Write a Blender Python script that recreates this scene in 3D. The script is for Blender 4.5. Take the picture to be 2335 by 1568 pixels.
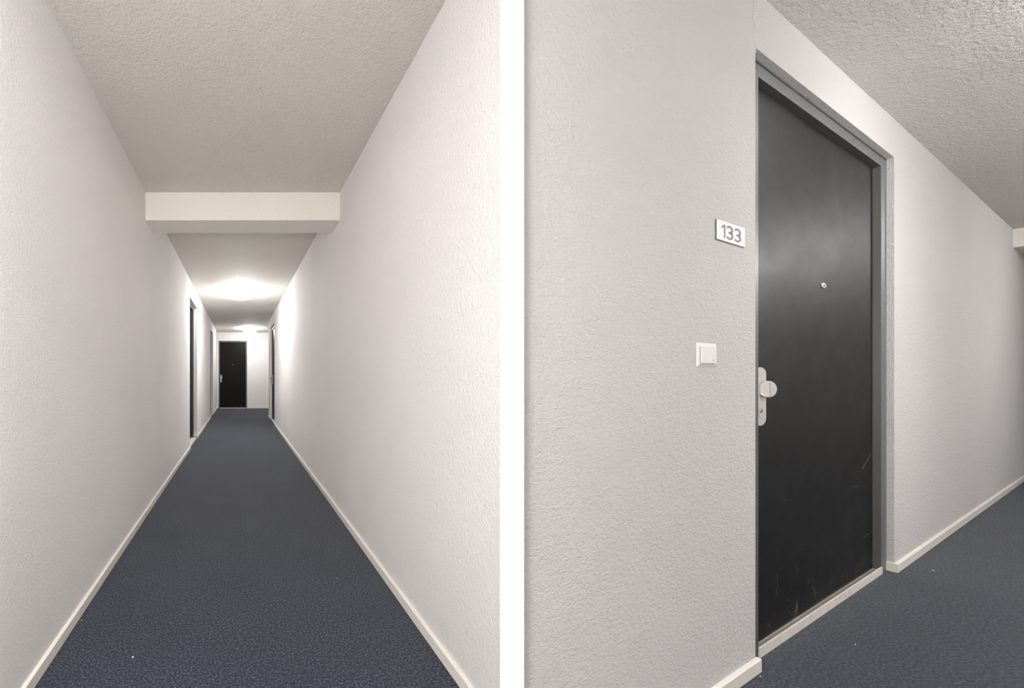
import bpy, bmesh, math, random
from mathutils import Vector, Matrix

# ------------------------------------------------------------------ scene, camera, light
for o in list(bpy.data.objects):
    bpy.data.objects.remove(o, do_unlink=True)
scene = bpy.context.scene
COL = scene.collection

W_IMG, H_IMG = 2335.0, 1568.0
F, CX, CY = 800.0, 545.0, 855.5          # focal length and principal point, in picture pixels
EYE = 1.105                              # camera height above the carpet

cam_data = bpy.data.cameras.new('camera')
cam = bpy.data.objects.new('camera', cam_data)
COL.objects.link(cam)
cam.location = (0, 0, EYE)
cam.rotation_euler = (math.pi / 2, 0, 0)
cam_data.sensor_fit = 'HORIZONTAL'
cam_data.sensor_width = 36.0
cam_data.lens = F / W_IMG * 36.0
cam_data.shift_x = (W_IMG / 2 - CX) / W_IMG
cam_data.shift_y = (CY - H_IMG / 2) / W_IMG
cam_data.clip_start = 0.02
scene.camera = cam

world = bpy.data.worlds.new('world')
scene.world = world
world.use_nodes = True
world.node_tree.nodes['Background'].inputs[0].default_value = (0.8, 0.78, 0.75, 1)
world.node_tree.nodes['Background'].inputs[1].default_value = 0.0

vs = scene.view_settings
vs.view_transform = 'Standard'
vs.look = 'None'
vs.gamma = 1
vs.use_curve_mapping = False
vs.exposure = 0.62
scene.cycles.max_bounces = 10
scene.cycles.diffuse_bounces = 7
scene.cycles.glossy_bounces = 3
scene.cycles.sample_clamp_indirect = 6.0

LAMP_COLOUR = (1.0, 0.99, 0.985)
LAMPS = {'corridor': 58.0, 'far': 40.0, 'lobby': 25.0, 'door': 34.0, 'passage': 48.0, 'wall': 120.0, 'side': 76.0}  # passage, wall and side are added lamps, out of view

# ------------------------------------------------------------------ dimensions (metres)
CEIL = EYE + 1.438
XL, XR = -0.7354, 0.793                  # side walls of the straight corridor
YFAR = 11.75
YTURN = 9.40                             # where the right-hand wall stops and the corridor turns
KD = (2669.0 - CX) / F                   # the other corridor leaves at this slope (x per y)
A0 = -1.551
_l = math.hypot(KD, 1.0)
E2 = Vector((KD / _l, 1 / _l))
N2 = Vector((-1 / _l, KD / _l))
C2 = N2.x * A0


class Frame:
    """s runs along a wall, t into it, z up."""
    def __init__(self, origin, e, n):
        self.o, self.e, self.n = Vector(origin), Vector(e).normalized(), Vector(n).normalized()

    def p(self, s, t, z):
        q = self.o + self.e * s + self.n * t
        return (q.x, q.y, z)

    def from_view(self, px, py, t=0.0):
        """s, z of the sight line through a picture point on the plane t of this wall"""
        d = Vector(((px - CX) / F, 1.0))
        k = (self.n.dot(self.o) + t) / self.n.dot(d)
        q = d * k
        return self.e.dot(q - self.o), EYE - (py - CY) / F * k


FL = Frame((XL, 0), (0, 1), (-1, 0))
FR = Frame((XR, 0), (0, 1), (1, 0))
FF = Frame((0, YFAR), (1, 0), (0, 1))
FD = Frame(N2 * C2, E2, N2)                        # the wall with the numbered door
SIDE2 = 1.6
FO = Frame(N2 * -SIDE2, E2, -N2)                   # the wall opposite it

# ------------------------------------------------------------------ node materials
def new_mat(name):
    m = bpy.data.materials.new(name)
    m.use_nodes = True
    nt = m.node_tree
    b = nt.nodes['Principled BSDF']
    return m, nt, b


def add(nt, kind, **inputs):
    n = nt.nodes.new(kind)
    for k, v in inputs.items():
        if k in n.inputs:
            n.inputs[k].default_value = v
        else:
            setattr(n, k, v)
    return n


def link(nt, a, ao, b, bi):
    nt.links.new(a.outputs[ao], b.inputs[bi])


def coords(nt, rot=0.0, scale=(1, 1, 1)):
    tc = add(nt, 'ShaderNodeTexCoord')
    mp = add(nt, 'ShaderNodeMapping')
    # rotate first, then scale, so that x runs along the wall
    mp.vector_type = 'POINT'
    mp.inputs['Rotation'].default_value = (0, 0, rot)
    link(nt, tc, 'Object', mp, 'Vector')
    mp2 = add(nt, 'ShaderNodeMapping')
    mp2.inputs['Scale'].default_value = scale
    link(nt, mp, 'Vector', mp2, 'Vector')
    return mp2


def ramp(nt, stops):
    r = add(nt, 'ShaderNodeValToRGB')
    cr = r.color_ramp
    while len(cr.elements) < len(stops):
        cr.elements.new(0.5)
    for e, (pos, c) in zip(cr.elements, stops):
        e.position = pos
        e.color = (*c, 1) if len(c) == 3 else c
    return r


def plaster(name, colour, grain, height, rot=0.0, scale=(1, 1, 1), rough=0.75, spec=0.25, speck=0.04):
    m, nt, b = new_mat(name)
    co = coords(nt, rot, scale)
    n1 = add(nt, 'ShaderNodeTexNoise', Scale=grain, Detail=5.0, Roughness=0.68)
    n2 = add(nt, 'ShaderNodeTexNoise', Scale=grain * 0.42, Detail=2.0, Roughness=0.5)
    n3 = add(nt, 'ShaderNodeTexNoise', Scale=1.3, Detail=2.0)
    for n in (n1, n2, n3):
        link(nt, co, 'Vector', n, 'Vector')
    r1 = ramp(nt, [(0.30, (0, 0, 0)), (0.74, (1, 1, 1))])
    link(nt, n1, 'Fac', r1, 'Fac')
    mx = add(nt, 'ShaderNodeMath', operation='MULTIPLY_ADD')
    link(nt, n2, 'Fac', mx, 0)
    mx.inputs[1].default_value = 0.8
    link(nt, r1, 'Color', mx, 2)
    bp = add(nt, 'ShaderNodeBump', Strength=1.0, Distance=height)
    link(nt, mx, 'Value', bp, 'Height')
    link(nt, bp, 'Normal', b, 'Normal')
    lo = tuple(c * (1 - speck) for c in colour)
    hi = tuple(min(1, c * (1 + speck * 0.4)) for c in colour)
    rc = ramp(nt, [(0.3, lo), (0.7, hi)])
    link(nt, n3, 'Fac', rc, 'Fac')
    link(nt, rc, 'Color', b, 'Base Color')
    b.inputs['Roughness'].default_value = rough
    b.inputs['Specular IOR Level'].default_value = spec
    return m


def plain(name, colour, rough=0.5, metal=0.0, spec=0.5, grain=60.0, vary=0.05, bump=0.0):
    m, nt, b = new_mat(name)
    co = coords(nt)
    n = add(nt, 'ShaderNodeTexNoise', Scale=grain, Detail=3.0)
    link(nt, co, 'Vector', n, 'Vector')
    rc = ramp(nt, [(0.3, tuple(c * (1 - vary) for c in colour)), (0.7, tuple(min(1, c * (1 + vary)) for c in colour))])
    link(nt, n, 'Fac', rc, 'Fac')
    link(nt, rc, 'Color', b, 'Base Color')
    b.inputs['Roughness'].default_value = rough
    b.inputs['Metallic'].default_value = metal
    b.inputs['Specular IOR Level'].default_value = spec
    if bump:
        bp = add(nt, 'ShaderNodeBump', Strength=1.0, Distance=bump)
        link(nt, n, 'Fac', bp, 'Height')
        link(nt, bp, 'Normal', b, 'Normal')
    return m


def carpet(name):
    m, nt, b = new_mat(name)
    co = coords(nt)
    n1 = add(nt, 'ShaderNodeTexNoise', Scale=125.0, Detail=3.0, Roughness=0.72)
    n2 = add(nt, 'ShaderNodeTexNoise', Scale=3.0, Detail=3.0)
    n3 = add(nt, 'ShaderNodeTexNoise', Scale=700.0, Detail=1.0)
    for n in (n1, n2, n3):
        link(nt, co, 'Vector', n, 'Vector')
    r1 = ramp(nt, [(0.36, (0.0085, 0.0112, 0.0172)), (0.50, (0.0275, 0.0338, 0.0478)), (0.66, (0.090, 0.104, 0.131))])
    link(nt, n1, 'Fac', r1, 'Fac')
    r2 = ramp(nt, [(0.3, (0.90, 0.90, 0.90)), (0.7, (1.06, 1.06, 1.06))])
    link(nt, n2, 'Fac', r2, 'Fac')
    mx = add(nt, 'ShaderNodeMixRGB', blend_type='MULTIPLY', Fac=1.0)
    link(nt, r1, 'Color', mx, 'Color1')
    link(nt, r2, 'Color', mx, 'Color2')
    link(nt, mx, 'Color', b, 'Base Color')
    bp = add(nt, 'ShaderNodeBump', Strength=0.8, Distance=0.003)
    link(nt, n1, 'Fac', bp, 'Height')
    link(nt, bp, 'Normal', b, 'Normal')
    b.inputs['Roughness'].default_value = 0.95
    b.inputs['Specular IOR Level'].default_value = 0.1
    b.inputs['Sheen Weight'].default_value = 0.15
    b.inputs['Sheen Roughness'].default_value = 0.5
    return m


def door_paint(name, rot=0.0, marks=True):
    m, nt, b = new_mat(name)
    co = coords(nt, rot, (0.6, 1, 1))
    n1 = add(nt, 'ShaderNodeTexNoise', Scale=4.0, Detail=5.0, Roughness=0.6)
    link(nt, co, 'Vector', n1, 'Vector')
    st = add(nt, 'ShaderNodeMapping')
    st.inputs['Scale'].default_value = (2.2, 2.2, 0.8)
    link(nt, co, 'Vector', st, 'Vector')
    n2 = add(nt, 'ShaderNodeTexNoise', Scale=14.0, Detail=6.0, Roughness=0.7, Distortion=0.6)
    link(nt, st, 'Vector', n2, 'Vector')
    base = ramp(nt, [(0.35, (0.0040, 0.0038, 0.0034)), (0.65, (0.0060, 0.0057, 0.0052))])
    link(nt, n1, 'Fac', base, 'Fac')
    scuff = ramp(nt, [(0.58, (0, 0, 0)), (0.76, (1, 1, 1))])
    link(nt, n2, 'Fac', scuff, 'Fac')
    # wear lies on the lowest part of the leaf, where shoes and bags rub
    sep = add(nt, 'ShaderNodeSeparateXYZ')
    tc = add(nt, 'ShaderNodeTexCoord')
    link(nt, tc, 'Object', sep, 'Vector')
    low = add(nt, 'ShaderNodeMapRange')
    low.inputs['From Min'].default_value = 0.45
    low.inputs['From Max'].default_value = 0.03
    low.inputs['To Min'].default_value = 0.10
    low.inputs['To Max'].default_value = 1.0
    link(nt, sep, 'Z', low, 'Value')
    ml = add(nt, 'ShaderNodeMath', operation='MULTIPLY')
    link(nt, scuff, 'Color', ml, 0)
    link(nt, low, 'Result', ml, 1)
    mx = add(nt, 'ShaderNodeMixRGB', blend_type='MIX')
    mx.inputs['Color2'].default_value = (0.10, 0.098, 0.092, 1)
    link(nt, ml, 'Value', mx, 'Fac')
    link(nt, base, 'Color', mx, 'Color1')
    link(nt, mx, 'Color', b, 'Base Color')
    rr = ramp(nt, [(0.35, (0.40, 0.40, 0.40)), (0.65, (0.48, 0.48, 0.48))])
    link(nt, n1, 'Fac', rr, 'Fac')
    link(nt, rr, 'Color', b, 'Roughness')
    b.inputs['Specular IOR Level'].default_value = 0.13
    return m


def emitter(name, strength):
    m, nt, b = new_mat(name)
    b.inputs['Base Color'].default_value = (0.9, 0.9, 0.88, 1)
    b.inputs['Emission Color'].default_value = (*LAMP_COLOUR, 1)
    b.inputs['Emission Strength'].default_value = strength
    return m


ANG2 = -math.atan2(E2.y, E2.x)
WALL_C = (0.878, 0.850, 0.832)
CEIL_C = (0.930, 0.888, 0.828)
M = {
    'wall': plaster('wall_plaster', WALL_C, 120.0, 0.0030),
    'wall_door': plaster('wall_plaster_coarse', WALL_C, 118.0, 0.0072, ANG2, (0.58, 1, 1)),
    'ceiling': plaster('ceiling_spray', CEIL_C, 80.0, 0.0095, spec=0.3),
    'ceiling_door': plaster('ceiling_spray_coarse', CEIL_C, 66.0, 0.022, ANG2, (0.55, 1, 1), rough=0.36, spec=0.6),
    'beam': plaster('beam_plaster', CEIL_C, 105.0, 0.0025),
    'carpet': carpet('blue_grey_carpet'),
    'base': plain('baseboard_paint', (0.80, 0.755, 0.70), 0.45, vary=0.015),
    'white': plain('white_lacquer', (0.955, 0.955, 0.95), 0.6, vary=0.005, spec=0.3),
    'frame': plain('grey_frame_paint', (0.098, 0.097, 0.092), 0.38, vary=0.02),
    'gap': plain('frame_gap', (0.03, 0.029, 0.027), 0.7),
    'sill': plain('worn_stone', (0.66, 0.615, 0.57), 0.6, vary=0.10, grain=38.0, bump=0.0006),
    'sill_strip': plain('brushed_sill_strip', (0.64, 0.60, 0.56), 0.45, metal=0.2, vary=0.08, grain=30.0),
    'door': door_paint('black_door_paint'),
    'door2': door_paint('black_door_paint_worn', ANG2),
    'alu': plain('satin_aluminium', (0.58, 0.55, 0.52), 0.42, metal=0.35, vary=0.015),
    'alu_dark': plain('satin_aluminium_edge', (0.30, 0.285, 0.265), 0.45, metal=0.4),
    'black': plain('keyhole_black', (0.008, 0.008, 0.008), 0.6),
    'chrome': plain('chrome', (0.86, 0.84, 0.80), 0.28, metal=0.6, vary=0.01),
    'lens': plain('peephole_glass', (0.22, 0.21, 0.20), 0.1, vary=0.02),
    'plastic': plain('white_plastic', (0.83, 0.80, 0.785), 0.35, vary=0.01),
    'plate': plain('plate_white', (0.80, 0.78, 0.765), 0.4, vary=0.01),
    'plate_edge': plain('plate_back_dark', (0.10, 0.095, 0.09), 0.5),
    'digit': plain('digit_grey', (0.10, 0.10, 0.10), 0.5, vary=0.02),
    'symbol': plain('symbol_grey', (0.34, 0.33, 0.33), 0.5, vary=0.02),
    'crack': plain('crack_grey', (0.60, 0.57, 0.545), 0.9, vary=0.1),  # tone of the thin crack strip
    'scratch': plain('scratch_grey', (0.10, 0.098, 0.092), 0.6, vary=0.2),
    'lint': plain('white_lint', (0.75, 0.74, 0.73), 0.9, vary=0.05),
}

# ------------------------------------------------------------------ mesh helpers
def make(name, bm, mat, parent=None, smooth=False):
    bmesh.ops.remove_doubles(bm, verts=bm.verts, dist=1e-6)
    bmesh.ops.recalc_face_normals(bm, faces=bm.faces)
    me = bpy.data.meshes.new(name)
    bm.to_mesh(me)
    bm.free()
    mats = mat if isinstance(mat, (list, tuple)) else [mat]
    for k in mats:
        me.materials.append(M[k] if isinstance(k, str) else k)
    o = bpy.data.objects.new(name, me)
    COL.objects.link(o)
    if smooth:
        for p in me.polygons:
            p.use_smooth = True
    if parent is not None:
        o.parent = parent
        o.matrix_parent_inverse = parent.matrix_world.inverted()
    return o


def tag(o, label, cat, kind=None, group=None):
    o['label'] = label
    o['category'] = cat
    if kind:
        o['kind'] = kind
    if group:
        o['group'] = group
    return o


def thing(name, loc, label, cat, kind=None, group=None):
    o = bpy.data.objects.new(name, None)
    o.empty_display_size = 0.1
    COL.objects.link(o)
    o.location = loc
    o.matrix_world = Matrix.Translation(loc)
    return tag(o, label, cat, kind, group)


def hexa(bm, pts):
    """solid from 8 points: bottom ring of 4, top ring of 4"""
    v = [bm.verts.new(p) for p in pts]
    for f in ((0, 1, 2, 3), (7, 6, 5, 4), (0, 4, 5, 1), (1, 5, 6, 2), (2, 6, 7, 3), (3, 7, 4, 0)):
        bm.faces.new([v[i] for i in f])


def box(bm, fr, s0, s1, t0, t1, z0, z1):
    hexa(bm, [fr.p(s0, t0, z0), fr.p(s1, t0, z0), fr.p(s1, t1, z0), fr.p(s0, t1, z0),
              fr.p(s0, t0, z1), fr.p(s1, t0, z1), fr.p(s1, t1, z1), fr.p(s0, t1, z1)])


def box_obj(name, fr, rng, mat, parent=None, bevel=0.0):
    bm = bmesh.new()
    box(bm, fr, *rng)
    if bevel:
        bmesh.ops.recalc_face_normals(bm, faces=bm.faces)
        bmesh.ops.bevel(bm, geom=list(bm.edges), offset=bevel, segments=2, profile=0.5, affect='EDGES')
    return make(name, bm, mat, parent)


def prism(bm, fr, poly, t0, t1):
    """polygon of (s, z) given thickness from t0 to t1"""
    a = [bm.verts.new(fr.p(s, t0, z)) for s, z in poly]
    b = [bm.verts.new(fr.p(s, t1, z)) for s, z in poly]
    bm.faces.new(a)
    bm.faces.new(b[::-1])
    n = len(poly)
    for i in range(n):
        bm.faces.new((a[i], b[i], b[(i + 1) % n], a[(i + 1) % n]))


def profile(bm, fr, poly, s0, s1):
    """polygon of (t, z) drawn out along s"""
    a = [bm.verts.new(fr.p(s0, t, z)) for t, z in poly]
    b = [bm.verts.new(fr.p(s1, t, z)) for t, z in poly]
    bm.faces.new(a)
    bm.faces.new(b[::-1])
    n = len(poly)
    for i in range(n):
        bm.faces.new((a[i], b[i], b[(i + 1) % n], a[(i + 1) % n]))


def ellipse(s, z, rs, rz, n=28):
    return [(s + rs * math.cos(2 * math.pi * i / n), z + rz * math.sin(2 * math.pi * i / n)) for i in range(n)]


def stadium(s, z0, z1, r, rs=None, n=10):
    rs = rs or r
    pts = []
    for i in range(n + 1):
        a = math.pi * i / n
        pts.append((s + rs * math.cos(a), z1 - r + r * math.sin(a)))
    for i in range(n + 1):
        a = math.pi + math.pi * i / n
        pts.append((s + rs * math.cos(a), z0 + r + r * math.sin(a)))
    return pts


def wall_mesh(fr, s0, s1, holes, thick, z0=0.0, z1=None, skew=0.0):
    z1 = CEIL if z1 is None else z1
    bm = bmesh.new()
    s = s0
    for a, b, top in sorted(holes):
        k = skew if s == s0 else 0.0          # the wedge end of a wall is cut back at a slant
        hexa(bm, [fr.p(s, 0, z0), fr.p(a, 0, z0), fr.p(a, thick, z0), fr.p(s + k, thick, z0),
                  fr.p(s, 0, z1), fr.p(a, 0, z1), fr.p(a, thick, z1), fr.p(s + k, thick, z1)])
        box(bm, fr, a, b, 0, thick, top, z1)
        s = b
    box(bm, fr, s, s1, 0, thick, z0, z1)
    return bm


def baseboard(fr, runs, th, hgt, returns=()):
    """runs (s0, s1) along the wall; returns (s, t0, t1, side) wrap into a door recess"""
    bm = bmesh.new()
    c = 0.003
    for a, b in runs:
        profile(bm, fr, [(0, 0.003), (-th, 0.003), (-th, hgt - c), (-th + c, hgt), (0, hgt)], a, b)
    for s, t1, side in returns:
        box(bm, fr, min(s, s + side * th), max(s, s + side * th), -th, t1, 0.003, hgt)
    return bm

# ------------------------------------------------------------------ floor and ceiling
WT = 0.22
def slab(bm, poly, z0, z1):
    """one convex piece"""
    a = [bm.verts.new((x, y, z0)) for x, y in poly]
    b = [bm.verts.new((x, y, z1)) for x, y in poly]
    bm.faces.new(a)
    bm.faces.new(b[::-1])
    for i in range(len(poly)):
        j = (i + 1) % len(poly)
        bm.faces.new((a[i], b[i], b[j], a[j]))


X0, Y0, Y1 = XL - WT, -3.0, YFAR + WT
bm = bmesh.new()
slab(bm, [(X0, Y0), (13.0, Y0), (13.0, Y1), (X0, Y1)], -0.06, 0.0)
tag(make('floor', bm, 'carpet'), 'speckled blue grey carpet running through both corridors', 'carpet', 'structure')

NOSE = (0.70, 0.86)                      # where the two corridors part
bm = bmesh.new()
for piece in ([(X0, Y0), (0.0, Y0), NOSE, (X0, NOSE[1])], [(X0, NOSE[1]), NOSE, (1.0, 1.4), (X0, 1.4)],
              [(X0, 1.4), (1.0, 1.4), (1.0, Y1), (X0, Y1)], [(1.0, YTURN - 0.3), (3.35, YTURN - 0.3), (3.35, Y1), (1.0, Y1)]):
    slab(bm, piece, CEIL, CEIL + 0.08)
tag(make('ceiling', bm, 'ceiling'), 'rough sprayed ceiling of the long straight corridor', 'ceiling', 'structure')
bm = bmesh.new()
for piece in ([(0.0, Y0), (4.0, Y0), (4.0, 2.6), (1.0, 1.4), NOSE], [(4.0, Y0), (13.0, Y0), (13.0, 6.2), (4.0, 2.6)]):
    slab(bm, piece, CEIL, CEIL + 0.08)
tag(make('ceiling_right', bm, 'ceiling_door'), 'coarse sprayed ceiling above the numbered black door', 'ceiling', 'structure')

# ------------------------------------------------------------------ door openings
TOP_L, TOP_F = 2.281, 2.262
D1 = (5.248, 6.17, TOP_L)
D2 = (9.01, 9.92, TOP_L)
D3 = (7.85, 8.84, TOP_L)
D4 = (-0.687, 0.272, TOP_F)
sA = FD.from_view(1722.5, 800)[0]
sB = FD.from_view(2039.0, 800)[0]
TOP_N = EYE + 1.224
D5 = (sA, sB, TOP_N)

# ------------------------------------------------------------------ walls
SW0 = FD.from_view(1195.0, 800)[0]       # the numbered-door wall starts at the nose
Y_IN = F * XR / (1140.0 - CX)            # and the straight corridor's wall here
tag(make('wall_left', wall_mesh(FL, -2.1, YFAR, [D1, D2], WT), 'wall'),
    'long off-white plaster wall left of the straight corridor', 'wall', 'structure')
tag(make('wall_inner_left', wall_mesh(FR, Y_IN, YTURN, [D3], 0.18), 'wall'),
    'off-white plaster wall right of the straight corridor', 'wall', 'structure')
tag(make('wall_far', wall_mesh(FF, XL - WT, 3.2, [D4], WT), 'wall'),
    'off-white end wall with the facing black door', 'wall', 'structure')
S_END = 12.2
tag(make('wall_inner_right', wall_mesh(FD, SW0, S_END, [D5], 0.16, skew=0.5), 'wall_door'),
    'coarse off-white plaster wall around the black door 133', 'wall', 'structure')
# the wall facing the numbered door runs back to meet the left wall behind the viewer
yc = (XL - SIDE2 * _l) / KD
s_corner = E2.dot(Vector((XL, yc)))
tag(make('wall_right', wall_mesh(FO, s_corner - 0.3, S_END, [], 0.15), 'wall'),
    'off-white plaster wall facing the numbered door', 'wall', 'structure')
bm = bmesh.new()
box(bm, FD, S_END, S_END + 0.15, -2.3, 0.3, 0, CEIL)
tag(make('wall_end', bm, 'wall'), 'off-white plaster wall closing the corridor past the numbered door', 'wall', 'structure')
FT = Frame((0, YTURN), (1, 0), (0, -1))
bm = bmesh.new()
box(bm, FT, XR + 0.18, 3.2, 0, 0.18, 0, CEIL)
tag(make('wall_turn', bm, 'wall'), 'off-white plaster wall round the far corner', 'wall', 'structure')
bm = bmesh.new()
box(bm, Frame((3.2, 0), (0, 1), (1, 0)), YTURN - 0.18, YFAR + WT, 0, 0.12, 0, CEIL)
tag(make('wall_turn_end', bm, 'wall'), 'off-white plaster wall ending the passage round the corner', 'wall', 'structure')

# white lacquered post that caps the point where both corridors part
yf = 0.80
xa, xb = (1140.0 - CX) / F * yf, (1195.0 - CX) / F * yf
w2 = FD.p(SW0, 0, 0)
outline = [(xa, yf), (xb, yf), (w2[0] + 0.0005, w2[1] + 0.001), (w2[0] + 0.03, w2[1] + 0.10),
           (XR + 0.02, Y_IN + 0.012), (XR + 0.0005, Y_IN + 0.001)]
bm = bmesh.new()
a = [bm.verts.new((x, y, 0)) for x, y in outline]
b = [bm.verts.new((x, y, CEIL)) for x, y in outline]
bm.faces.new(a)
bm.faces.new(b[::-1])
for i in range(len(outline)):
    j = (i + 1) % len(outline)
    bm.faces.new((a[i], b[i], b[j], a[j]))
tag(make('trim_1', bm, 'white'), 'smooth bright white post between the two corridors', 'post', 'structure')

# ------------------------------------------------------------------ beams
yb0 = F * 1.438 / (CY - 438.5)
zb = EYE + (CY - 502.0) / F * yb0
yb1 = (zb - EYE) * F / (CY - 531.0)
bm = bmesh.new()
box(bm, FL, yb0, yb1, -(XR - XL), 0, zb, CEIL)
tag(make('ceiling_beam', bm, 'beam'), 'plastered beam crossing under the ceiling of the straight corridor', 'beam', 'structure')
sb0 = FD.from_view(2310, 517)[0]
zb2 = FD.from_view(2311, 565)[1]
sb1 = FD.from_view(2327, 575)[0]
bm = bmesh.new()
box(bm, FD, sb0, sb1, -(SIDE2 + C2), 0, zb2, CEIL)
tag(make('ceiling_beam', bm, 'beam'), 'plastered beam crossing the corridor past door 133, cut by the right picture edge', 'beam', 'structure')

# ------------------------------------------------------------------ baseboards
BH, BT = 0.051, 0.014
RT = 0.058
def bb(name, bm, label):
    tag(make(name, bm, 'base'), label, 'baseboard', 'structure')
bb('baseboard_left', baseboard(FL, [(-1.95, D1[0]), (D1[1], D2[0]), (D2[1], YFAR)], BT, BH,
   [(D1[1], RT, -1), (D2[1], RT, -1)]), 'cream painted baseboard along the left corridor wall')
bb('baseboard_inner_left', baseboard(FR, [(Y_IN, D3[0]), (D3[1], YTURN)], BT, BH, [(D3[1], 0.031, -1)]),
   'cream painted baseboard right of the straight carpet')
bb('baseboard_far', baseboard(FF, [(XL, D4[0]), (D4[1], 3.2)], BT, BH), 'cream painted baseboard under the far end wall')
BT2 = 0.011
bb('baseboard_inner_right', baseboard(FD, [(SW0 + 0.02, D5[0] + 0.012), (D5[1], S_END)], BT2, BH, [(D5[1], 0.0205, -1)]),
   'cream painted baseboard on both sides of door 133')
bb('baseboard_right', baseboard(FO, [(s_corner, S_END)], BT, BH), 'cream painted baseboard under the wall facing door 133')

# ------------------------------------------------------------------ doors of the straight corridor
def set_lock(fr, root, s, z, side, t, k=1.0):
    """security plate with a cranked knob and a lock cylinder; side = direction of the leaf's middle"""
    bm = bmesh.new()
    prism(bm, fr, stadium(s, z - 0.125, z + 0.125, 0.023), t, t - 0.009)
    plate = make('lock_plate', bm, 'alu', root)
    bm = bmesh.new()
    prof = [(0.011, 0.0), (0.011, 0.028), (0.026, 0.036), (0.029, 0.044), (0.029, 0.056), (0.026, 0.060)]
    n = 24
    rings = []
    for r, d in prof:
        off = side * 0.022 * min(1.0, d / 0.04)
        rings.append([bm.verts.new(fr.p(s + off + r * math.cos(2 * math.pi * i / n), t - 0.006 - d,
                                        z + 0.035 + r * math.sin(2 * math.pi * i / n))) for i in range(n)])
    for q in range(len(rings) - 1):
        for i in range(n):
            bm.faces.new((rings[q][i], rings[q][(i + 1) % n], rings[q + 1][(i + 1) % n], rings[q + 1][i]))
    bm.faces.new(rings[0])
    bm.faces.new(rings[-1])
    make('knob', bm, 'alu', plate)
    bm = bmesh.new()
    prism(bm, fr, stadium(s, z - 0.09, z - 0.045, 0.011), t - 0.008, t - 0.013)
    make('lock_cover', bm, 'alu', plate)
    box_obj('keyhole', fr, (s - 0.0015, s + 0.0015, t - 0.0138, t - 0.0129, z - 0.064, z - 0.052), 'black', plate)


def corridor_door(name, fr, d, label, lock_side, t1=0.06, t2=0.10):
    s0, s1, top = d
    c = fr.p((s0 + s1) / 2, t1, 0)
    root = thing(name, c, label, 'door', 'structure')
    fw = 0.045
    box_obj('frame_jamb', fr, (s0, s0 + fw, t1, t1 + 0.09, 0, top), 'frame', root, 0.002)
    box_obj('frame_jamb', fr, (s1 - fw, s1, t1, t1 + 0.09, 0, top), 'frame', root, 0.002)
    box_obj('frame_head', fr, (s0 + fw, s1 - fw, t1, t1 + 0.09, top - fw, top), 'frame', root, 0.002)
    box_obj('door_leaf', fr, (s0 + fw + 0.002, s1 - fw - 0.002, t2, t2 + 0.04, 0.022, top - fw - 0.002), 'door', root, 0.0015)
    bm = bmesh.new()
    profile(bm, fr, [(0.01, 0), (0.012, 0.018), (t2 + 0.04, 0.022), (t2 + 0.04, 0)], s0 + fw, s1 - fw)
    make('threshold', bm, 'sill', root)
    ls = s0 + fw + 0.035 if lock_side < 0 else s1 - fw - 0.035
    set_lock(fr, root, ls, 1.0, -lock_side, t2)
    sm = (s0 + s1) / 2
    bm = bmesh.new()
    prism(bm, fr, ellipse(sm, 1.47, 0.011, 0.011, 16), t2, t2 - 0.005)
    peep = make('peephole', bm, 'chrome', root)
    bm = bmesh.new()
    prism(bm, fr, ellipse(sm, 1.47, 0.005, 0.005, 12), t2 - 0.004, t2 - 0.006)
    make('peephole_lens', bm, 'lens', peep)
    return root


corridor_door('door_1', FL, D1, 'black door with grey frame, nearest on the left corridor wall', -1)
corridor_door('door_2', FL, D2, 'black door with grey frame, farther along the left corridor wall', 1)
corridor_door('door_3', FR, D3, 'black recessed door on the right wall of the straight corridor', 1, 0.032, 0.054)
corridor_door('door_4', FF, D4, 'black door in a grey frame facing down the corridor end', -1, 0.03, 0.06)

# ------------------------------------------------------------------ the numbered door
T1, T2 = 0.0207, 0.0440
root = thing('door_5', FD.p((sA + sB) / 2, T1, 0), 'large black worn door with grey frame beside the 133 plate', 'door', 'structure')
sLi = FD.from_view(1729.5, 800, T1)[0]          # inner edges of the frame
sRi = FD.from_view(2009.5, 800, T1)[0]
zHi = EYE + 1.1665
box_obj('frame_jamb', FD, (sA, sLi, T1, T1 + 0.09, 0, zHi), 'frame', root, 0.0012)
box_obj('frame_jamb', FD, (sRi, sB, T1, T1 + 0.09, 0, zHi), 'frame', root, 0.0012)
box_obj('frame_head', FD, (sA, sB, T1 + 0.0004, T1 + 0.09, zHi + 0.0008, TOP_N - 0.008), 'frame', root, 0.0012)
box_obj('frame_gap', FD, (sA, sB, T1 - 0.0004, T1 + 0.08, TOP_N - 0.0078, TOP_N), 'gap', root)
box_obj('door_leaf', FD, (sLi + 0.003, sRi - 0.003, T2, T2 + 0.04, 0.017, zHi - 0.003), 'door2', root, 0.001)
bm = bmesh.new()
profile(bm, FD, [(0.0185, 0.0), (0.0190, 0.0385), (0.0205, 0.0395), (0.0235, 0.0385), (0.0235, 0.0)], sLi + 0.0, sRi + 0.012)
make('threshold', bm, 'sill', root)
bm = bmesh.new()
profile(bm, FD, [(0.0236, 0.0), (0.0236, 0.034), (0.031, 0.0275), (0.0312, 0.0245), (0.0335, 0.0225), (0.0337, 0.0255),
                 (0.0375, 0.0225), (T2 + 0.02, 0.0160), (T2 + 0.02, 0.0)], sLi, sRi)
make('threshold_strip', bm, 'sill_strip', root)

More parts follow.
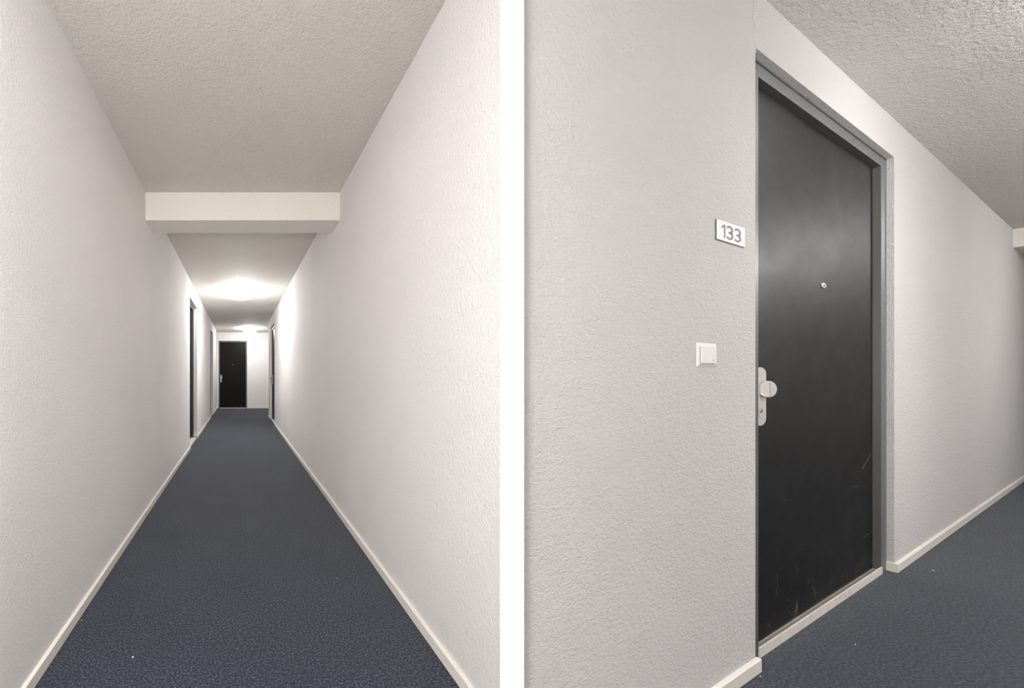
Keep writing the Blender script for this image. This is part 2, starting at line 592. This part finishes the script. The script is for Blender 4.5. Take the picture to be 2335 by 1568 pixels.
# lock plate, knob and key cylinder
def vz(px, py, t):
    return FD.from_view(px, py, t)
tp = T2 - 0.003
sp0, sp1 = vz(1722.5, 900, tp)[0], vz(1747.2, 900, tp)[0]
zp1, zp0 = vz(1738, 837, tp)[1], vz(1738, 970, tp)[1]
rs = (sp1 - sp0) / 2
rz = vz(1738, 837, tp)[1] - vz(1738, 852, tp)[1]
pts = []
for i in range(13):
    a = math.pi * i / 12
    pts.append(((sp0 + sp1) / 2 + rs * math.cos(a), zp1 - rz + rz * math.sin(a)))
for i in range(13):
    a = math.pi + math.pi * i / 12
    pts.append(((sp0 + sp1) / 2 + rs * math.cos(a), zp0 + rz + rz * math.sin(a)))
bm = bmesh.new()
prism(bm, FD, pts, T2 + 0.001, tp)
plate = make('lock_plate', bm, 'alu', root)
mod = plate.modifiers.new('bevel', 'BEVEL')
mod.width, mod.segments, mod.limit_method = 0.0008, 2, 'ANGLE'

# cranked knob: a flat round face beyond the groove, a sloping body back to the neck
def knob_ring(scale_t, inset):
    out = []
    n = 40
    for i in range(n):
        a = 2 * math.pi * i / n
        if math.cos(a) > -1e-6:             # round face beyond the groove
            x = 1754.5 + (18.5 - inset) * math.cos(a)
            y = 887.0 + (18.8 - inset) * math.sin(a)
            t = tp - 0.0170
        else:                               # body that narrows and slopes back to the neck
            w = (math.degrees(a) - 180.0) / 90.0
            u = min(1.0, (1.0 - abs(w)) / 0.65)
            half = 18.8 - 7.5 * u ** 1.6 - inset
            y = 887.0 - half * (math.copysign(1.0, w) if abs(w) > 0.35 else w / 0.35)
            x = 1754.5 - (19.0 - inset) * u
            t = tp - 0.0170 + 0.0130 * u
        out.append((x, y, t))
    return out


def knob_point(x, y, t):
    s, z = vz(x, y, t)
    return FD.p(s, t, z)


bm = bmesh.new()
ring = knob_ring(1, 0.0)
front = [bm.verts.new(knob_point(x, y, t)) for x, y, t in knob_ring(1, 1.2)]
edge = [bm.verts.new(Vector(knob_point(x, y, t)) + Vector((*(N2 * 0.0012), 0))) for x, y, t in ring]
back = [bm.verts.new(Vector(knob_point(x, y, t)) + Vector((*(N2 * 0.0055), 0))) for x, y, t in ring]
n = len(ring)
for i in range(n):
    j = (i + 1) % n
    bm.faces.new((front[i], front[j], edge[j], edge[i]))
    bm.faces.new((edge[i], edge[j], back[j], back[i]))
# faces of the front: a flat half beyond the groove, a sloping half before it
top_i, bot_i = n // 4, 3 * n // 4
bm.faces.new([front[i % n] for i in range(bot_i, n + top_i + 1)])
left = [front[i] for i in range(top_i, bot_i + 1)]
for i in range(len(left) // 2):
    a0, a1 = left[i], left[i + 1]
    b0, b1 = left[-1 - i], left[-2 - i]
    if a1 is b1:
        bm.faces.new((a0, a1, b0))
    else:
        bm.faces.new((a0, a1, b1, b0))
bm.faces.new(back[::-1])
knob = make('knob', bm, 'alu', plate)
# groove across the knob face
bm = bmesh.new()
tg = tp - 0.0174
q = [vz(1755.2, 869.2, tg), vz(1756.8, 869.2, tg), vz(1756.8, 904.8, tg), vz(1755.2, 904.8, tg)]
prism(bm, FD, q, tg, tg + 0.001)
make('knob_groove', bm, 'alu_dark', plate)
# neck that joins knob and plate
sN, zN = vz(1740, 887, tp)
bm = bmesh.new()
prism(bm, FD, ellipse(sN, zN, rs * 0.62, 0.021, 24), tp + 0.0005, tp - 0.0028)
make('knob_neck', bm, 'alu', plate)
# lock cover with its cylinder and key slot
sC = vz(1736.6, 941, tp)[0]
zC1, zC0 = vz(1736.6, 929.5, tp)[1], vz(1736.6, 953, tp)[1]
rC = (zC1 - zC0) * 0.25
wC = abs(vz(1742, 941, tp)[0] - vz(1731, 941, tp)[0]) / 2
bm = bmesh.new()
prism(bm, FD, stadium(sC, zC0 - 0.0012, zC1 + 0.0012, rC, wC + 0.0015), tp, tp - 0.0003)
make('lock_cover_gap', bm, 'alu_dark', plate)
bm = bmesh.new()
prism(bm, FD, stadium(sC, zC0, zC1, rC, wC), tp, tp - 0.0010)
make('lock_cover', bm, 'alu', plate)
sK, zK = vz(1736.8, 937.2, tp - 0.001)
rK = zC1 - vz(1736.6, 933.2, tp)[1]
bm = bmesh.new()
prism(bm, FD, ellipse(sK, zK, rK * 1.5, rK * 1.25, 20), tp - 0.0008, tp - 0.0014)
make('key_cylinder', bm, 'alu_dark', plate)
bm = bmesh.new()
tk = tp - 0.0017
prism(bm, FD, [vz(1733.6, 940.2, tk), vz(1734.8, 941.2, tk), vz(1740.0, 934.4, tk), vz(1738.6, 933.2, tk)], tk, tk + 0.001)
make('keyhole', bm, 'black', plate)

# peephole
sP, zP = vz(1876.3, 651.0, T2)
rPs = abs(vz(1881.3, 651, T2)[0] - vz(1871.6, 651, T2)[0]) / 2
rPz = abs(vz(1876.3, 644.8, T2)[1] - vz(1876.3, 657.0, T2)[1]) / 2
bm = bmesh.new()
prof = [(1.0, 0.0), (1.0, 0.0025), (0.86, 0.0040), (0.55, 0.0042), (0.42, 0.0030)]
rings = [[bm.verts.new(FD.p(sP + rPs * r * math.cos(2 * math.pi * i / 24), T2 - d, zP + rPz * r * math.sin(2 * math.pi * i / 24)))
          for i in range(24)] for r, d in prof]
for q in range(len(rings) - 1):
    for i in range(24):
        bm.faces.new((rings[q][i], rings[q][(i + 1) % 24], rings[q + 1][(i + 1) % 24], rings[q + 1][i]))
bm.faces.new(rings[0])
peep = make('peephole', bm, 'chrome', root)
bm = bmesh.new()
prism(bm, FD, ellipse(sP, zP, rPs * 0.44, rPz * 0.44, 16), T2, T2 - 0.0034)
make('peephole_lens', bm, 'lens', peep)

# light scratches on the leaf
leaf = [o for o in root.children if o.name.startswith('door_leaf')][0]
for pts in ([(1986.5, 1034), (1981, 1044), (1974, 1056), (1966, 1069)], [(1816, 1251), (1823, 1251.6), (1831, 1252)],
            [(1788, 1141), (1795, 1138.5)], [(1770, 1310), (1772.5, 1314), (1774, 1318)], [(1796, 1364), (1799, 1371)],
            [(1970, 1226), (1977, 1219), (1984, 1215)], [(1799, 1392), (1804, 1397)], [(1938, 1108), (1946, 1110), (1955, 1109)]):
    bm = bmesh.new()
    tt = T2 - 0.0003
    for (xa_, ya_), (xb_, yb_) in zip(pts[:-1], pts[1:]):
        dx_, dy_ = xb_ - xa_, yb_ - ya_
        L_ = math.hypot(dx_, dy_)
        nx_, ny_ = -dy_ / L_ * 0.35, dx_ / L_ * 0.35
        prism(bm, FD, [vz(xa_ - nx_, ya_ - ny_, tt), vz(xa_ + nx_, ya_ + ny_, tt), vz(xb_ + nx_, yb_ + ny_, tt), vz(xb_ - nx_, yb_ - ny_, tt)], tt, T2 + 0.0005)
    make('scratch', bm, 'scratch', leaf)

# ------------------------------------------------------------------ number plate 133
tpl = -0.003
s0, s1 = vz(1634.5, 520, tpl)[0], vz(1697.8, 520, tpl)[0]
z1 = (vz(1634.5, 500, tpl)[1] + vz(1697.8, 519.7, tpl)[1]) / 2
z0 = (vz(1634.5, 545, tpl)[1] + vz(1697.8, 562, tpl)[1]) / 2
root = thing('number_plate', FD.p((s0 + s1) / 2, 0, z0), 'small white number plate reading 133 beside the black door', 'sign')
box_obj('plate_back', FD, (s0 - 0.0022, s1, -0.0028, -0.0002, z0 - 0.0022, z1), 'plate_edge', root)  # dark back reaching past the face at left and below
box_obj('plate_face', FD, (s0, s1, tpl - 0.0006, -0.0027, z0, z1), 'plate', root, 0.0003)


def stroke(bm, fr, pts, w, t0, t1, sx):
    """ribbon of constant width along a line of (u, v) points; u is scaled by sx"""
    n = len(pts)
    lo, hi = [], []
    for i, (u, v) in enumerate(pts):
        a = pts[max(0, i - 1)]
        b = pts[min(n - 1, i + 1)]
        dx, dy = b[0] - a[0], b[1] - a[1]
        L = math.hypot(dx, dy) or 1
        nx, ny = -dy / L * w / 2, dx / L * w / 2
        lo.append((u - nx, v - ny))
        hi.append((u + nx, v + ny))
    f = lambda q: (digit_s + q[0] * sx, digit_z + q[1])
    for i in range(n - 1):
        prism(bm, fr, [f(lo[i]), f(lo[i + 1]), f(hi[i + 1]), f(hi[i])], t0, t1)


# digits in units where the figure height is 1
def arc(cx, cy, rx, ry, a0, a1, n=12):
    return [(cx + rx * math.cos(math.radians(a0 + (a1 - a0) * i / n)), cy + ry * math.sin(math.radians(a0 + (a1 - a0) * i / n))) for i in range(n + 1)]


ONE = [[(0.36, 0.0), (0.36, 0.93)], [(0.02, 0.72), (0.36, 0.94)]]
THREE = [arc(0.27, 0.70, 0.215, 0.235, 150, -78, 16), arc(0.27, 0.275, 0.235, 0.225, 78, -150, 18), [(0.20, 0.495), (0.30, 0.495)]]
ts = tpl - 0.0006
hd = vz(1651, 510.5, ts)[1] - vz(1651, 542.0, ts)[1]
for glyph, px0, px1, py0 in ((ONE, 1645.3, 1653.6, 542.6), (THREE, 1656.0, 1671.4, 545.6), (THREE, 1674.0, 1689.2, 550.6)):
    digit_s = vz(px0, 530, ts)[0]
    wd = vz(px1, 530, ts)[0] - digit_s
    digit_z = z0 + (z1 - z0) * 0.14
    width = 0.43 if glyph is ONE else 0.56
    bm = bmesh.new()
    for st in glyph:
        stroke(bm, FD, [(u * hd, v * hd) for u, v in st], 0.150 * hd, ts - 0.0005, ts + 0.0003, wd / (width * hd))
    make('digit', bm, 'digit', root)

# ------------------------------------------------------------------ bell push beside the numbered door
tb = -0.0075
o0, o1 = vz(1587.0, 810, 0)[0], vz(1632.0, 810, 0)[0]
i0, i1 = vz(1598.5, 810, tb)[0], vz(1634.0, 810, tb)[0]
zo1, zo0 = vz(1600, 781.5, 0)[1], vz(1600, 838.0, 0)[1]
zi1, zi0 = vz(1600, 788.5, tb)[1], vz(1600, 828.5, tb)[1]
root = thing('bell_push', FD.p((o0 + o1) / 2, 0, zo0), 'square white doorbell push on the wall left of door 133', 'doorbell')
bm = bmesh.new()
hexa(bm, [FD.p(o0, 0, zo0), FD.p(o1, 0, zo0), FD.p(o1, 0, zo1), FD.p(o0, 0, zo1),
          FD.p(i0, tb, zi0), FD.p(i1, tb, zi0), FD.p(i1, tb, zi1), FD.p(i0, tb, zi1)])
bmesh.ops.recalc_face_normals(bm, faces=bm.faces)
bmesh.ops.bevel(bm, geom=list(bm.edges), offset=0.0012, segments=2, profile=0.5, affect='EDGES')
make('cover_frame', bm, 'plastic', root)
tr = tb - 0.0022
r0, r1 = vz(1600.2, 810, tr)[0], vz(1631.6, 810, tr)[0]
zr1, zr0 = vz(1600, 790.2, tr)[1], vz(1600, 827.4, tr)[1]
box_obj('rocker_gap', FD, (r0 - 0.0010, r1 + 0.0010, tb - 0.0003, tb + 0.002, zr0 - 0.0010, zr1 + 0.0010), 'symbol', root)
rocker = box_obj('rocker', FD, (r0, r1, tr, tb + 0.001, zr0, zr1), 'plastic', root, 0.0006)
sS, zS = vz(1626.6, 820.6, tr)
bm = bmesh.new()
for i in range(16):
    a0, a1 = 2 * math.pi * i / 16, 2 * math.pi * (i + 1) / 16
    rr0, rr1 = 0.0020, 0.0028
    prism(bm, FD, [(sS + rr0 * 1.6 * math.cos(a0), zS + rr0 * math.sin(a0)), (sS + rr1 * 1.6 * math.cos(a0), zS + rr1 * math.sin(a0)),
                   (sS + rr1 * 1.6 * math.cos(a1), zS + rr1 * math.sin(a1)), (sS + rr0 * 1.6 * math.cos(a1), zS + rr0 * math.sin(a1))],
          tr - 0.0002, tr + 0.0001)
prism(bm, FD, [(sS - 0.0050, zS - 0.0034), (sS + 0.0050, zS - 0.0034), (sS + 0.0050, zS - 0.0027), (sS - 0.0050, zS - 0.0027)], tr - 0.0002, tr + 0.0001)
make('bell_symbol', bm, 'symbol', rocker)

# hairline crack running up from the door corner
bm = bmesh.new()
line = [(1719.6, 2), (1719.4, 14), (1717.4, 24), (1716.2, 30), (1718.0, 36), (1716.0, 44), (1719.6, 49), (1722.0, 58), (1724.2, 66),
        (1719.0, 72), (1719.4, 90), (1722.5, 100), (1723.6, 112), (1726.0, 119)]
tc_ = -0.0006
for (xa_, ya_), (xb_, yb_) in zip(line[:-1], line[1:]):
    w_ = 0.28
    prism(bm, FD, [vz(xa_ - w_, ya_, tc_), vz(xa_ + w_, ya_, tc_), vz(xb_ + w_, yb_, tc_), vz(xb_ - w_, yb_, tc_)], tc_, 0.001)
cr_ = make('crack', bm, 'crack', bpy.data.objects['wall_inner_right'])
cr_['label'] = 'hairline crack above the door corner'

# ------------------------------------------------------------------ plates and bell pushes of the far doors
def small_plate(fr, s0, s1, z0, z1, label):
    root = thing('number_plate', fr.p((s0 + s1) / 2, 0, z0), label, 'sign')
    box_obj('plate_back', fr, (s0, s1, -0.003, -0.0002, z0, z1), 'plate_edge', root)
    box_obj('plate_face', fr, (s0 + 0.001, s1 - 0.001, -0.0042, -0.0028, z0 + 0.001, z1 - 0.001), 'plate', root)


def small_bell(fr, s0, s1, z0, z1, label):
    root = thing('bell_push', fr.p((s0 + s1) / 2, 0, z0), label, 'doorbell')
    bm = bmesh.new()
    c = 0.012
    hexa(bm, [fr.p(s0, 0, z0), fr.p(s1, 0, z0), fr.p(s1, 0, z1), fr.p(s0, 0, z1),
              fr.p(s0 + c, -0.012, z0 + c), fr.p(s1 - c, -0.012, z0 + c), fr.p(s1 - c, -0.012, z1 - c), fr.p(s0 + c, -0.012, z1 - c)])
    make('cover_frame', bm, 'plastic', root)
    box_obj('rocker', fr, (s0 + c + 0.004, s1 - c - 0.004, -0.0155, -0.011, z0 + c + 0.004, z1 - c - 0.004), 'plastic', root)


small_plate(FL, 6.22, 6.36, EYE + 0.425, EYE + 0.49, 'tiny pale plate past the nearest left corridor door')
small_bell(FL, 6.36, 6.45, EYE - 0.03, EYE + 0.055, 'tiny white doorbell push past the nearest left corridor door')

# ------------------------------------------------------------------ ceiling lamps
def lamp(x, y, key, label, dia=0.385, rot=0.0):
    root = thing('ceiling_light', (x, y, CEIL), label, 'lamp', None, 'round ceiling lamps')
    n = 48
    bm = bmesh.new()
    prof = [(0.46 * dia, 0.0), (0.46 * dia, 0.018), (0.30 * dia, 0.018)]
    rings = [[bm.verts.new((x + r * math.cos(2 * math.pi * i / n), y + r * math.sin(2 * math.pi * i / n), CEIL - d)) for i in range(n)] for r, d in prof]
    for q in range(len(rings) - 1):
        for i in range(n):
            bm.faces.new((rings[q][i], rings[q][(i + 1) % n], rings[q + 1][(i + 1) % n], rings[q + 1][i]))
    bm.faces.new(rings[0])
    bm.faces.new(rings[-1])
    make('lamp_base', bm, 'white', root)
    bm = bmesh.new()
    prof = [(0.46, 0.018), (0.495, 0.020), (0.5, 0.028), (0.5, 0.098), (0.492, 0.112), (0.46, 0.122), (0.30, 0.128), (0.12, 0.130)]
    rings = [[bm.verts.new((x + dia * r * math.cos(2 * math.pi * i / n), y + dia * r * math.sin(2 * math.pi * i / n), CEIL - d)) for i in range(n)] for r, d in prof]
    for q in range(len(rings) - 1):
        for i in range(n):
            bm.faces.new((rings[q][i], rings[q][(i + 1) % n], rings[q + 1][(i + 1) % n], rings[q + 1][i]))
    bm.faces.new(rings[0])
    bm.faces.new(rings[-1])
    make('diffuser', bm, emitter('lamp_glow_' + key, LAMPS[key]), root, smooth=True)
    return root


lamp(0.027, F * 1.438 / (CY - 663.0), 'corridor', 'glowing round white ceiling lamp past the corridor beam')
lamp(0.329, F * 1.438 / (CY - 748.0), 'far', 'small glowing ceiling lamp in front of the far black door')
lamp(-0.22, 0.10, 'lobby', 'round white ceiling lamp overhead where the corridors meet')
q = FD.p(3.35, -1.02, 0)
lamp(q[0], q[1], 'door', 'round white ceiling lamp opposite the door 133')
q = FD.p(7.3, -1.80, 0)
lamp(q[0], q[1], 'passage', 'added unseen ceiling lamp before the beam beyond door 133')  # added out of view to lift the far stretch of this wall

def added_wall_lamp(fr, s, z, key, label):  # globe lamps added out of view to even out the light
    r, d = 0.115, 0.16
    root = thing('added_wall_light', fr.p(s, 0, z), label, 'lamp')
    bm = bmesh.new()
    prism(bm, fr, ellipse(s, z, 0.06, 0.06, 24), 0.0, -0.02)
    prism(bm, fr, ellipse(s, z, 0.018, 0.018, 16), -0.019, -(d - r * 0.95))
    make('lamp_base', bm, 'alu', root)
    bm = bmesh.new()
    bmesh.ops.create_uvsphere(bm, u_segments=32, v_segments=16, radius=r, matrix=Matrix.Translation(fr.p(s, -d, z)))
    make('globe', bm, emitter('lamp_glow_' + key, LAMPS[key]), root, smooth=True)


added_wall_lamp(FL, -0.30, 1.22, 'wall', 'unseen globe lamp added on the left wall behind the viewer')  # added behind the camera to brighten the near ceiling and walls
added_wall_lamp(FO, 3.9, 1.62, 'side', 'unseen globe lamp added on the wall facing door 133')  # added for more light on the right-hand ceiling and door wall

# ------------------------------------------------------------------ lint on the carpet
random.seed(4)
bm = bmesh.new()
def fleck(px, py, r):
    k = EYE * F / (py - CY)
    x, y = (px - CX) / F * k, k
    vv = [bm.verts.new((x + r * math.cos(a) * random.uniform(.6, 1.2), y + r * math.sin(a) * random.uniform(.6, 1.2), 0.001)) for a in (0, 1.2, 2.5, 3.8, 5.0)]
    tip = bm.verts.new((x, y, 0.001 + r * 0.8))
    for i in range(5):
        bm.faces.new((vv[i], vv[(i + 1) % 5], tip))
    bm.faces.new(vv[::-1])
for px, py, r in ((303, 1498, 0.005), (768, 1318, 0.0025), (186, 1414, 0.003), (2128, 1301, 0.004), (1950, 1470, 0.003), (1734, 1542, 0.003), (540, 1480, 0.0015), (860, 1540, 0.0015)):
    fleck(px, py, r)
tag(make('carpet_lint', bm, 'lint'), 'scattered white lint flecks on the carpet', 'lint', 'stuff')
